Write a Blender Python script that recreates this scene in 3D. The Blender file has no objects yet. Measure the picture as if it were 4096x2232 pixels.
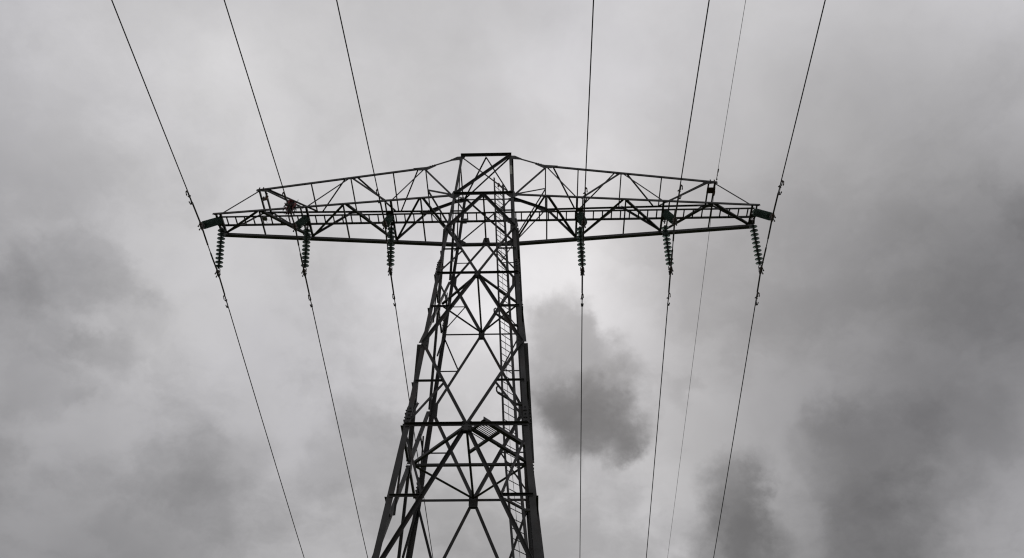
import bpy, bmesh, math, random
from mathutils import Vector, Matrix
random.seed(7)
scene = bpy.context.scene
COL = scene.collection
K = 0.95                      # metres per drawing unit (the unit is half the tower's width at the crossarm)
ZG = 24.78                    # height of the crossarm's bottom plane over the ground, in units

# ------------------------------------------------------------------ camera
cd = bpy.data.cameras.new("camera")
cam = bpy.data.objects.new("camera", cd)
COL.objects.link(cam)
cd.sensor_width = 36.0
cd.lens = 3194.84 / 4096 * 36.0
cd.clip_start = 0.1
cd.clip_end = 5000
R_ = Vector((0.99963057, 0.02581625, 0.00849929))
U_ = Vector((0.01449886, -0.77101155, 0.63665609))
F_ = Vector((-0.02298912, 0.63629766, 0.77110103))
rot = Matrix((R_, U_, -F_)).transposed()
cam.matrix_world = Matrix.Translation(Vector((1.57896, -16.30827, -23.10022 + ZG)) * K) @ rot.to_4x4()
scene.camera = cam

# ------------------------------------------------------------------ world: overcast sky with darker cloud banks
SUN_EL, SUN_AZ = math.radians(52), math.radians(8)
scene.view_settings.view_transform = 'Standard'
scene.view_settings.look = 'None'
scene.view_settings.exposure = 0
scene.view_settings.gamma = 1
scene.cycles.pixel_filter_type = 'BLACKMAN_HARRIS'
scene.cycles.filter_width = 1.2
world = bpy.data.worlds.new("World")
scene.world = world
world.use_nodes = True
wt = world.node_tree
for n in list(wt.nodes):
    wt.nodes.remove(n)
def wn(kind, **kw):
    n = wt.nodes.new(kind)
    for k, v in kw.items():
        setattr(n, k, v)
    return n
def wl(a, b):
    wt.links.new(a, b)
def wmath(op, a, b=None, c=None):
    n = wn('ShaderNodeMath', operation=op)
    for i, x in enumerate((a, b, c)):
        if x is None: continue
        if isinstance(x, (int, float)): n.inputs[i].default_value = x
        else: wl(x, n.inputs[i])
    return n.outputs[0]
def wvec(op, a, b=None, s=None):
    n = wn('ShaderNodeVectorMath', operation=op)
    for i, x in enumerate((a, b)):
        if x is None: continue
        if isinstance(x, (tuple, list)): n.inputs[i].default_value = x
        else: wl(x, n.inputs[i])
    if s is not None:
        if isinstance(s, (int, float)): n.inputs['Scale'].default_value = s
        else: wl(s, n.inputs['Scale'])
    return n.outputs['Value'] if op in ('DISTANCE', 'DOT_PRODUCT', 'LENGTH') else n.outputs[0]
def wnoise(vec, scale, detail, rough, lac=2.0, color=False, dist=0.0):
    n = wn('ShaderNodeTexNoise')
    wl(vec, n.inputs['Vector'])
    n.inputs['Scale'].default_value = scale
    n.inputs['Detail'].default_value = detail
    n.inputs['Roughness'].default_value = rough
    n.inputs['Lacunarity'].default_value = lac
    n.inputs['Distortion'].default_value = dist
    return n.outputs['Color' if color else 'Fac']
#SKYDATA
BASE = 0.420
LUM = [
    ((-0.5606,0.2432,0.7915), 0.520, 0.0506),
    ((-0.4572,0.2643,0.8492), 0.520, 0.0858),
    ((-0.3319,0.2835,0.8997), 0.520, 0.1347),
    ((-0.1872,0.2985,0.9359), 0.520, 0.0583),
    ((-0.0300,0.3071,0.9512), 0.520, -0.0825),
    ((0.1286,0.3080,0.9426), 0.520, -0.0827),
    ((0.2773,0.3016,0.9122), 0.520, 0.0999),
    ((0.4078,0.2896,0.8659), 0.520, 0.2108),
    ((0.5258,0.2728,0.8057), 0.520, 0.1492),
    ((-0.5802,0.3477,0.7366), 0.520, -0.0801),
    ((-0.4758,0.3781,0.7941), 0.520, -0.0821),
    ((-0.3477,0.4059,0.8452), 0.520, -0.2758),
    ((-0.1977,0.4273,0.8822), 0.520, 0.0366),
    ((-0.0336,0.4386,0.8981), 0.520, 0.0802),
    ((0.1322,0.4379,0.8893), 0.520, 0.0533),
    ((0.2868,0.4260,0.8581), 0.520, 0.0284),
    ((0.4211,0.4059,0.8111), 0.520, -0.1709),
    ((0.5408,0.3790,0.7509), 0.520, -0.1194),
    ((-0.5917,0.4520,0.6675), 0.520, -0.0053),
    ((-0.4871,0.4917,0.7218), 0.520, 0.2541),
    ((-0.3574,0.5281,0.7703), 0.520, -0.0007),
    ((-0.2046,0.5557,0.8058), 0.520, 0.2241),
    ((-0.0367,0.5697,0.8210), 0.520, -0.1895),
    ((0.1332,0.5673,0.8127), 0.520, 0.1425),
    ((0.2910,0.5498,0.7830), 0.520, -0.0637),
    ((0.4274,0.5215,0.7384), 0.520, -0.2071),
    ((0.5481,0.4846,0.6818), 0.520, 0.1165),
    ((-0.5938,0.5507,0.5866), 0.520, -0.0957),
    ((-0.4894,0.5984,0.6344), 0.520, 0.0276),
    ((-0.3598,0.6417,0.6773), 0.520, -0.0482),
    ((-0.2070,0.6744,0.7087), 0.520, 0.0994),
    ((-0.0390,0.6905,0.7223), 0.520, -0.1237),
    ((0.1311,0.6866,0.7151), 0.520, 0.2738),
    ((0.2891,0.6645,0.6891), 0.520, -0.0867),
    ((0.4257,0.6295,0.6500), 0.520, -0.2237),
    ((0.5465,0.5840,0.6002), 0.520, 0.2463),
    ((-0.5865,0.6392,0.4974), 0.520, -0.0299),
    ((-0.4826,0.6921,0.5368), 0.520, 0.0270),
    ((-0.3546,0.7397,0.5719), 0.520, -0.0419),
    ((-0.2046,0.7753,0.5976), 0.520, -0.0522),
    ((-0.0403,0.7923,0.6088), 0.520, 0.0006),
    ((0.1260,0.7876,0.6032), 0.520, 0.0434),
    ((0.2810,0.7627,0.5824), 0.520, 0.0374),
    ((0.4159,0.7236,0.5509), 0.520, 0.0307),
    ((0.5361,0.6725,0.5102), 0.520, -0.0515),
    ((-0.5697,0.7183,0.3994), 0.520, -0.1542),
    ((-0.4668,0.7733,0.4291), 0.520, 0.0454),
    ((-0.3421,0.8220,0.4552), 0.520, 0.0456),
    ((-0.1977,0.8579,0.4742), 0.520, -0.1333),
    ((-0.0407,0.8749,0.4826), 0.520, 0.1907),
    ((0.1181,0.8699,0.4790), 0.520, -0.1615),
    ((0.2671,0.8445,0.4641), 0.520, -0.1230),
    ((0.3982,0.8042,0.4412), 0.520, 0.1363),
    ((0.5169,0.7509,0.4111), 0.520, -0.1340),
]
CLOUDS = [
    ([((0.0161,0.6777,0.7352), 0.0525), ((0.0408,0.6734,0.7381), 0.0523), ((0.0678,0.6807,0.7294), 0.0412), ((0.0319,0.7013,0.7122), 0.0696), ((0.0751,0.7096,0.7006), 0.0646), ((0.1069,0.7191,0.6867), 0.0470), ((0.0365,0.7332,0.6790), 0.0778), ((0.0817,0.7495,0.6569), 0.0810), ((0.1099,0.7665,0.6328), 0.0506), ((0.0461,0.7699,0.6365), 0.0642), ((0.1194,0.7820,0.6117), 0.0252), ((0.0124,0.7224,0.6914), 0.0479)], 0.42, 1.38),
    ([((0.0836,0.7352,0.6727), 0.0493), ((0.0680,0.7572,0.6497), 0.0747), ((0.0939,0.7710,0.6299), 0.0529), ((0.1128,0.7834,0.6112), 0.0231), ((0.0593,0.7745,0.6298), 0.0469), ((0.0415,0.7476,0.6629), 0.0560)], 0.46, 1.35),
    ([((0.0182,0.8043,0.5940), 0.0467), ((0.0425,0.7945,0.6058), 0.0383), ((0.0943,0.8087,0.5806), 0.0501)], 0.13, 2.25),
    ([((0.2329,0.7900,0.5672), 0.0589), ((0.2588,0.7876,0.5592), 0.0349), ((0.2324,0.8110,0.5369), 0.0583), ((0.2536,0.8209,0.5117), 0.0570), ((0.2326,0.8375,0.4944), 0.0724), ((0.1847,0.8474,0.4978), 0.0431)], 0.42, 1.54),
    ([((0.2375,0.7905,0.5645), 0.0432), ((0.2558,0.7925,0.5537), 0.0349), ((0.2322,0.8124,0.5349), 0.0467), ((0.2534,0.8222,0.5097), 0.0419), ((0.2373,0.8366,0.4938), 0.0609)], 0.17, 1.70),
    ([((0.1715,0.7310,0.6604), 0.0312), ((0.1822,0.7226,0.6668), 0.0208)], 0.14, 1.96),
    ([((0.4253,0.6799,0.5974), 0.0778), ((0.4708,0.6753,0.5677), 0.0640), ((0.4869,0.6803,0.5478), 0.0378), ((0.3694,0.7364,0.5669), 0.0918), ((0.3337,0.7392,0.5850), 0.0555), ((0.3778,0.7682,0.5169), 0.0693), ((0.3799,0.7849,0.4895), 0.0617)], 0.18, 1.72),
    ([((0.3787,0.7407,0.5550), 0.0599), ((0.3625,0.7665,0.5301), 0.0637), ((0.3741,0.7856,0.4927), 0.0689), ((0.3528,0.7216,0.5957), 0.0476), ((0.4238,0.6929,0.5833), 0.0511)], 0.20, 1.90),
    ([((-0.4982,0.5267,0.6887), 0.0508), ((-0.4790,0.5447,0.6884), 0.0450), ((-0.5195,0.5339,0.6671), 0.0531), ((-0.4567,0.5658,0.6865), 0.0355), ((-0.5398,0.5384,0.6471), 0.0482), ((-0.4947,0.5672,0.6584), 0.0304)], 0.20, 1.72),
    ([((-0.4698,0.6203,0.6281), 0.0349), ((-0.4898,0.6085,0.6244), 0.0260)], 0.17, 2.40),
    ([((-0.5514,0.5539,0.6238), 0.0599), ((-0.5335,0.5819,0.6138), 0.0497), ((-0.5132,0.5927,0.6207), 0.0351)], 0.15, 1.85),
    ([((-0.5155,0.6283,0.5826), 0.0466), ((-0.4995,0.6419,0.5818), 0.0176), ((-0.5354,0.6209,0.5725), 0.0454)], 0.17, 1.90),
    ([((-0.3374,0.7396,0.5824), 0.0500), ((-0.3795,0.7195,0.5817), 0.0330), ((-0.3595,0.7469,0.5594), 0.0579)], 0.15, 2.14),
    ([((-0.3811,0.7656,0.5182), 0.0607), ((-0.4646,0.7344,0.4948), 0.0318), ((-0.4275,0.7558,0.4960), 0.0454)], 0.10, 2.86),
    ([((-0.2118,0.7592,0.6154), 0.0730), ((-0.1814,0.7791,0.6001), 0.0831), ((-0.2481,0.7760,0.5799), 0.0522)], 0.21, 1.95),
    ([((0.5224,0.4869,0.7000), 0.0371), ((0.5215,0.5069,0.6863), 0.0225)], 0.16, 2.35),
]
#ENDSKY
tc = wn('ShaderNodeTexCoord')
dirv = tc.outputs['Generated']
w1 = wvec('SUBTRACT', wnoise(dirv, 4.0, 4, 0.55, color=True), (0.5, 0.5, 0.5))
soft = wvec('ADD', dirv, wvec('SCALE', w1, s=0.10))
w2 = wvec('SUBTRACT', wnoise(dirv, 9.0, 6, 0.6, color=True), (0.5, 0.5, 0.5))
w3 = wvec('SUBTRACT', wnoise(dirv, 26.0, 5, 0.6, color=True), (0.5, 0.5, 0.5))
puffy = wvec('ADD', wvec('ADD', wvec('ADD', dirv, wvec('SCALE', w1, s=0.03)), wvec('SCALE', w2, s=0.08)), wvec('SCALE', w3, s=0.045))
def bump(vec, c, r, kind='SMOOTHERSTEP'):
    d = wvec('DISTANCE', vec, c)
    m = wn('ShaderNodeMapRange', interpolation_type=kind)
    wl(d, m.inputs['Value'])
    m.inputs['From Min'].default_value = 0
    m.inputs['From Max'].default_value = r
    m.inputs['To Min'].default_value = 1
    m.inputs['To Max'].default_value = 0
    return m.outputs['Result']
acc = wmath('ADD', BASE, 0.0)
for (c, r, a) in LUM:
    acc = wmath('MULTIPLY_ADD', bump(soft, c, r), a, acc)
lumpy = wmath('MULTIPLY_ADD', wnoise(puffy, 13.0, 6, 0.6), 2.2, -0.1)
# cloud banks: unions of lumps; each bank darkens what is behind it
for (lumps, depth, edge) in CLOUDS:
    u = None
    for (c, r) in lumps:
        b = bump(puffy, c, r, 'SMOOTHSTEP')
        u = b if u is None else wmath('ADD', u, b)
    u = wmath('MULTIPLY', u, lumpy)
    thick = wmath('SUBTRACT', 1.0, wmath('EXPONENT', wmath('MULTIPLY', u, -edge)))
    acc = wmath('MULTIPLY', acc, wmath('MULTIPLY_ADD', thick, -depth, 1.0))
fine = wnoise(soft, 4.5, 7, 0.55)
acc = wmath('MULTIPLY', acc, wmath('MULTIPLY_ADD', fine, 0.44, 0.78))
fine2 = wnoise(dirv, 2.6, 5, 0.5)
# torn lower cloud: broken sheets on a level layer, more of it towards the horizon
sep = wn('ShaderNodeSeparateXYZ')
wl(dirv, sep.inputs[0])
inv = wmath('DIVIDE', 1.0, wmath('MAXIMUM', wmath('ADD', sep.outputs['Z'], 0.12), 0.15))
lay = wvec('ADD', wvec('SCALE', dirv, s=inv), wvec('SCALE', w2, s=0.14))
sheet = wn('ShaderNodeMapRange', interpolation_type='SMOOTHSTEP')
wl(wnoise(lay, 3.4, 8, 0.58), sheet.inputs['Value'])
sheet.inputs['From Min'].default_value = 0.40
sheet.inputs['From Max'].default_value = 0.66
sheet.inputs['To Min'].default_value = 0.5
sheet.inputs['To Max'].default_value = -0.5
low = wn('ShaderNodeMapRange')
wl(sep.outputs['Z'], low.inputs['Value'])
low.inputs['From Min'].default_value = 0.90
low.inputs['From Max'].default_value = 0.62
low.inputs['To Min'].default_value = 0.07
low.inputs['To Max'].default_value = 0.26
acc = wmath('MULTIPLY', acc, wmath('MULTIPLY_ADD', sheet.outputs['Result'], low.outputs['Result'], 1.0))
acc = wmath('MULTIPLY', wmath('POWER', wmath('MULTIPLY', wmath('MAXIMUM', acc, 0.10), 1 / 0.42), 1.14), 0.43)
hue = wn('ShaderNodeMix', data_type='RGBA')
wl(wmath('MULTIPLY_ADD', fine2, 3.0, -1.0), hue.inputs['Factor'])
hue.inputs[6].default_value = (1.000, 0.986, 1.022, 1)
hue.inputs[7].default_value = (1.008, 0.993, 1.000, 1)
cloudcol = wvec('SCALE', hue.outputs[2], s=wmath('MULTIPLY', acc, 10.0))
sky = wn('ShaderNodeTexSky', sky_type='NISHITA')
sky.sun_disc = False
sky.sun_elevation = SUN_EL
sky.sun_rotation = SUN_AZ
sky.air_density = 1.0
sky.dust_density = 3.0
mixs = wn('ShaderNodeMix', data_type='RGBA')
mixs.inputs['Factor'].default_value = 0.985          # the cloud deck lets almost none of the blue through
wl(sky.outputs['Color'], mixs.inputs[6])
wl(cloudcol, mixs.inputs[7])
bg = wn('ShaderNodeBackground')
bg.inputs['Strength'].default_value = 0.1
wl(mixs.outputs[2], bg.inputs['Color'])
wo = wn('ShaderNodeOutputWorld')
wl(bg.outputs[0], wo.inputs['Surface'])

sd = bpy.data.lights.new("sun", 'SUN')
sd.energy = 0.5
sd.angle = math.radians(20)
sd.color = (1.0, 0.96, 0.9)
sun = bpy.data.objects.new("sun", sd)
COL.objects.link(sun)
sdir = Vector((math.sin(SUN_AZ) * math.cos(SUN_EL), math.cos(SUN_AZ) * math.cos(SUN_EL), math.sin(SUN_EL)))
sun.rotation_euler = sdir.to_track_quat('Z', 'Y').to_euler()
sun.location = (0, 60, 80)

# ------------------------------------------------------------------ materials
def mat(name, color, rough=0.6, metal=0.0, var=0.35, scale=3.0, rust=None, rustamt=0.0, spec=0.4):
    m = bpy.data.materials.new(name)
    m.use_nodes = True
    t = m.node_tree
    b = t.nodes['Principled BSDF']
    b.inputs['Roughness'].default_value = rough
    b.inputs['Metallic'].default_value = metal
    b.inputs['Specular IOR Level'].default_value = spec
    tcn = t.nodes.new('ShaderNodeTexCoord')
    nz = t.nodes.new('ShaderNodeTexNoise')
    nz.inputs['Scale'].default_value = scale
    nz.inputs['Detail'].default_value = 6
    t.links.new(tcn.outputs['Object'], nz.inputs['Vector'])
    ramp = t.nodes.new('ShaderNodeValToRGB')
    ramp.color_ramp.elements[0].position = 0.3
    ramp.color_ramp.elements[1].position = 0.7
    ramp.color_ramp.elements[0].color = [c * (1 - var) for c in color] + [1]
    ramp.color_ramp.elements[1].color = [c * (1 + var) for c in color] + [1]
    t.links.new(nz.outputs['Fac'], ramp.inputs['Fac'])
    out = ramp.outputs['Color']
    oi = t.nodes.new('ShaderNodeObjectInfo')
    mr = t.nodes.new('ShaderNodeMapRange')
    mr.inputs['To Min'].default_value = 0.6
    mr.inputs['To Max'].default_value = 1.4
    t.links.new(oi.outputs['Random'], mr.inputs['Value'])
    sc = t.nodes.new('ShaderNodeVectorMath')
    sc.operation = 'SCALE'
    t.links.new(out, sc.inputs[0])
    t.links.new(mr.outputs['Result'], sc.inputs['Scale'])
    out = sc.outputs[0]
    if rust:
        n2 = t.nodes.new('ShaderNodeTexNoise')
        n2.inputs['Scale'].default_value = 1.3
        n2.inputs['Detail'].default_value = 8
        n2.inputs['Roughness'].default_value = 0.65
        t.links.new(tcn.outputs['Object'], n2.inputs['Vector'])
        r2 = t.nodes.new('ShaderNodeMapRange')
        r2.inputs['From Min'].default_value = 0.52
        r2.inputs['From Max'].default_value = 0.70
        r2.inputs['To Max'].default_value = rustamt
        t.links.new(n2.outputs['Fac'], r2.inputs['Value'])
        mx = t.nodes.new('ShaderNodeMix')
        mx.data_type = 'RGBA'
        t.links.new(r2.outputs['Result'], mx.inputs['Factor'])
        t.links.new(out, mx.inputs[6])
        mx.inputs[7].default_value = (*rust, 1)
        out = mx.outputs[2]
    t.links.new(out, b.inputs['Base Color'])
    return m
M_STEEL = mat('weathered_steel', (0.042, 0.041, 0.043), 0.6, 0.0, 0.4, 2.5, (0.060, 0.036, 0.028), 0.7, 0.35)
M_PALE = mat('pale_paint', (0.27, 0.27, 0.25), 0.6, 0.0, 0.1)
M_BOLT = mat('bolt_steel', (0.04, 0.04, 0.042), 0.5, 0.3)
M_WIRE = mat('aged_conductor', (0.025, 0.024, 0.026), 0.6, 0.2, 0.2, 20)
M_FIT = mat('forged_fitting', (0.05, 0.045, 0.045), 0.55, 0.2, 0.3, 8, (0.10, 0.05, 0.03), 0.7)
M_CAP = mat('insulator_cap', (0.055, 0.06, 0.062), 0.5, 0.3)
M_RUSTY = mat('rusty_fitting', (0.11, 0.055, 0.035), 0.8, 0.0, 0.4, 14)
M_RED = mat('red_plastic', (0.15, 0.028, 0.03), 0.7, 0.0, 0.4, 16)
M_DARKRAG = mat('dark_plastic', (0.03, 0.022, 0.028), 0.7, 0.0, 0.4, 10)
M_GREYRAG = mat('grey_backing', (0.16, 0.15, 0.14), 0.6, 0.0, 0.3, 10)
M_DISC = mat('grey_housing', (0.2, 0.195, 0.2), 0.5, 0.0, 0.15)
M_CONC = mat('concrete', (0.33, 0.32, 0.30), 0.9, 0.0, 0.2, 4)
def glass():
    m = bpy.data.materials.new('green_glass')
    m.use_nodes = True
    t = m.node_tree
    b = t.nodes['Principled BSDF']
    b.inputs['Transmission Weight'].default_value = 0.92
    b.inputs['IOR'].default_value = 1.5
    b.inputs['Roughness'].default_value = 0.08
    nz = t.nodes.new('ShaderNodeTexNoise')
    nz.inputs['Scale'].default_value = 5
    ramp = t.nodes.new('ShaderNodeValToRGB')
    ramp.color_ramp.elements[0].color = (0.07, 0.10, 0.09, 1)
    ramp.color_ramp.elements[1].color = (0.14, 0.19, 0.17, 1)
    t.links.new(nz.outputs['Fac'], ramp.inputs['Fac'])
    t.links.new(ramp.outputs['Color'], b.inputs['Base Color'])
    tr = t.nodes.new('ShaderNodeBsdfTranslucent')       # the thick moulded glass scatters part of the light
    tr.inputs['Color'].default_value = (0.135, 0.18, 0.158, 1)
    mx = t.nodes.new('ShaderNodeMixShader')
    mx.inputs['Fac'].default_value = 0.5
    t.links.new(b.outputs[0], mx.inputs[1])
    t.links.new(tr.outputs[0], mx.inputs[2])
    t.links.new(mx.outputs[0], t.nodes['Material Output'].inputs['Surface'])
    return m
M_GLASS = glass()
def grass():
    m = bpy.data.materials.new('meadow')
    m.use_nodes = True
    t = m.node_tree
    b = t.nodes['Principled BSDF']
    b.inputs['Roughness'].default_value = 0.95
    tcn = t.nodes.new('ShaderNodeTexCoord')
    nz = t.nodes.new('ShaderNodeTexNoise')
    nz.inputs['Scale'].default_value = 0.15
    nz.inputs['Detail'].default_value = 12
    nz.inputs['Roughness'].default_value = 0.7
    t.links.new(tcn.outputs['Object'], nz.inputs['Vector'])
    ramp = t.nodes.new('ShaderNodeValToRGB')
    ramp.color_ramp.elements[0].position = 0.35
    ramp.color_ramp.elements[1].position = 0.7
    ramp.color_ramp.elements[0].color = (0.030, 0.045, 0.014, 1)
    ramp.color_ramp.elements[1].color = (0.085, 0.095, 0.035, 1)
    t.links.new(nz.outputs['Fac'], ramp.inputs['Fac'])
    t.links.new(ramp.outputs['Color'], b.inputs['Base Color'])
    bp = t.nodes.new('ShaderNodeBump')
    bp.inputs['Strength'].default_value = 0.5
    t.links.new(nz.outputs['Fac'], bp.inputs['Height'])
    t.links.new(bp.outputs['Normal'], b.inputs['Normal'])
    return m
M_GRASS = grass()

# ------------------------------------------------------------------ helpers
def V(*a):
    return Vector(a)
class MB:
    """collects geometry in drawing units; build() links it as ONE mesh object"""
    def __init__(s):
        s.v, s.f = [], []
    def add(s, vs, fs):
        o = len(s.v)
        s.v += [Vector(v) for v in vs]
        s.f += [tuple(i + o for i in f) for f in fs]
    def prism(s, ring0, ring1):
        n = len(ring0)
        fs = [(i, (i + 1) % n, n + (i + 1) % n, n + i) for i in range(n)]
        fs += [tuple(range(n - 1, -1, -1)), tuple(range(n, 2 * n))]
        s.add(list(ring0) + list(ring1), fs)
    def tube(s, pts, r, seg=8, closed=False):
        pts = [Vector(p) for p in pts]
        n = len(pts)
        rs = r if isinstance(r, (list, tuple)) else [r] * n
        rings = []
        ref = None
        for i, p in enumerate(pts):
            a = pts[(i - 1) % n] if (closed or i > 0) else p
            b = pts[(i + 1) % n] if (closed or i < n - 1) else p
            d = (b - a).normalized()
            if ref is None:
                ref = d.orthogonal().normalized()
            ref = (ref - d * ref.dot(d)).normalized()
            q = d.cross(ref)
            rings.append([p + (ref * math.cos(t) + q * math.sin(t)) * rs[i] for t in [2 * math.pi * k / seg for k in range(seg)]])
        vs = [v for ring in rings for v in ring]
        fs = []
        m = n if closed else n - 1
        for i in range(m):
            j = (i + 1) % n
            for k in range(seg):
                l = (k + 1) % seg
                fs.append((i * seg + k, i * seg + l, j * seg + l, j * seg + k))
        if not closed:
            fs += [tuple(range(seg - 1, -1, -1)), tuple((n - 1) * seg + k for k in range(seg))]
        s.add(vs, fs)
    def bar(s, p, q, n, w, h, off=0.0):
        """flat bar: w across (in plane), h along n"""
        p, q, n = Vector(p), Vector(q), Vector(n)
        ax = (q - p).normalized()
        n = (n - ax * n.dot(ax)).normalized()
        a = n.cross(ax)
        ring = [a * (-w / 2) + n * off, a * (w / 2) + n * off, a * (w / 2) + n * (off + h), a * (-w / 2) + n * (off + h)]
        s.prism([p + x for x in ring], [q + x for x in ring])
    def angle(s, p, q, n, w, t=None, off=0.0, out=1, side='up', w2=None):
        """rolled steel angle: one flange flat on the plane with normal n, the other standing out along n*out"""
        p, q, n = Vector(p), Vector(q), Vector(n)
        t = t or max(0.008, w * 0.11)
        w2 = w2 or w
        ax = (q - p).normalized()
        n = (n - ax * n.dot(ax)).normalized()
        a = n.cross(ax)
        if side == 'up' and a.z < 0: a = -a
        if side == 'down' and a.z > 0: a = -a
        prof = [(-w / 2, 0), (w / 2, 0), (w / 2, w2 * out), (w / 2 - t, w2 * out), (w / 2 - t, t * out), (-w / 2, t * out)]
        ring = [a * x + n * (off + y) for x, y in prof]
        s.prism([p + x for x in ring], [q + x for x in ring])
    def plate(s, c, pts2, ex, ey, n, t, off=0.0):
        c, ex, ey, n = Vector(c), Vector(ex), Vector(ey), Vector(n)
        r0 = [c + ex * x + ey * y + n * off for x, y in pts2]
        r1 = [p + n * t for p in r0]
        s.prism(r0, r1)
    def bolt(s, p, n, r=0.016, h=0.022):
        n = Vector(n).normalized()
        a = n.orthogonal().normalized()
        b = n.cross(a)
        ring = [Vector(p) + (a * math.cos(k * math.pi / 3) + b * math.sin(k * math.pi / 3)) * r for k in range(6)]
        s.prism(ring, [x + n * h for x in ring])
    def lathe(s, prof, seg=24, ax=2):
        vs, fs = [], []
        n = len(prof)
        for r, z in prof:
            for k in range(seg):
                a = 2 * math.pi * k / seg
                vs.append(V(r * math.cos(a), r * math.sin(a), z))
        for i in range(n - 1):
            for k in range(seg):
                l = (k + 1) % seg
                fs.append((i * seg + k, i * seg + l, (i + 1) * seg + l, (i + 1) * seg + k))
        s.add(vs, fs)
    def mesh(s, name, m, smooth=False, origin=None):
        me = bpy.data.meshes.new(name)
        o = Vector(origin) if origin is not None else Vector((0, 0, 0))
        me.from_pydata([((v - o) * K)[:] for v in s.v], [], s.f)
        bm = bmesh.new()
        bm.from_mesh(me)
        bmesh.ops.remove_doubles(bm, verts=bm.verts, dist=1e-5)
        bmesh.ops.recalc_face_normals(bm, faces=bm.faces)
        bm.to_mesh(me)
        bm.free()
        me.materials.append(m)
        if smooth:
            for p in me.polygons: p.use_smooth = True
        return me
    def build(s, name, m, parent=None, smooth=False, origin=None):
        """origin: where the object's own origin sits (parent's frame, units)"""
        o = bpy.data.objects.new(name, s.mesh(name, m, smooth, origin))
        COL.objects.link(o)
        if parent is not None: o.parent = parent
        if origin is not None: o.location = Vector(origin) * K
        return o
def empty(name, loc):
    o = bpy.data.objects.new(name, None)
    o.empty_display_size = 0.3
    COL.objects.link(o)
    o.location = loc
    return o
def tag(o, label=None, cat=None, group=None, kind=None):
    if label: o['label'] = label
    if cat: o['category'] = cat
    if group: o['group'] = group
    if kind: o['kind'] = kind
    return o
def copy_tree(o, parent=None):
    c = o.copy()
    COL.objects.link(c)
    if parent is not None: c.parent = parent
    for ch in list(o.children):
        copy_tree(ch, c)
    return c
def WU(p):                                     # units -> world
    return Vector((p[0], p[1], p[2] + ZG)) * K

# ------------------------------------------------------------------ ground
mb = MB()
rad, rings, seg = 2600.0, 40, 64
vs, fs = [V(0, 0, 0)], []
for i in range(1, rings + 1):
    r = rad * (i / rings) ** 2
    for k in range(seg):
        a = 2 * math.pi * k / seg
        z = 0.0 if r < 30 else 0.25 * math.sin(r * 0.05 + 2 * a) * min(1, (r - 30) / 60) - 0.3 * min(1, (r - 30) / 60)
        vs.append(V(r * math.cos(a), r * math.sin(a), z))
for k in range(seg):
    fs.append((0, 1 + k, 1 + (k + 1) % seg))
for i in range(rings - 1):
    for k in range(seg):
        l = (k + 1) % seg
        fs.append((1 + i * seg + k, 1 + (i + 1) * seg + k, 1 + (i + 1) * seg + l, 1 + i * seg + l))
mb.add(vs, fs)
tag(mb.build('ground', M_GRASS, smooth=True), kind='structure')

# ------------------------------------------------------------------ the pylon
WTOP, ZT = 0.9119, 2.7139
Z1, ZM, Z2 = -4.5603, -7.652, -10.6137
LEV = [0.0, -2.05, Z1, ZM, Z2, -14.75, -18.2, -21.6, -24.5]      # centre node, leg node, centre node, ...
def w_of(z):
    if z >= 0: return 1.0 + (WTOP - 1.0) * z / ZT
    if z >= Z2: return 1.0 - 0.0424 * z
    return 1.0 - 0.0424 * Z2 + 0.059 * (Z2 - z)
pylon = empty('lattice_pylon', (0, 0, 0))
tag(pylon, 'dark steel lattice power pylon with one wide flat crossarm carrying six conductors', 'pylon')
pylon.location = (0, 0, ZG * K)               # all pylon parts are drawn with the crossarm's bottom plane at z = 0
XT, YT = 9.5208, 0.3832
XE, ZE, XK, ZK = 8.3578, 1.3596, 2.1872, 1.9292
XD = 8.08
def yw(x):                                    # half depth of the crossarm at distance x
    x = abs(x)
    if x <= 1: return 1.0
    return 1.0 - (1.0 - YT) * (x - 1) / (XT - 1)
def zt_(x):                                   # top chord height
    x = abs(x)
    if x <= XK: return ZT + (ZK - ZT) * (x - WTOP) / (XK - WTOP)
    return ZK + (ZE - ZK) * (x - XK) / (XE - XK)
def yt_(x):
    x = abs(x)
    if x <= XK: return WTOP + (0.93 - WTOP) * (x - WTOP) / (XK - WTOP)
    return 0.93 + (0.46 - 0.93) * (x - XK) / (XE - XK)

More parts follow.
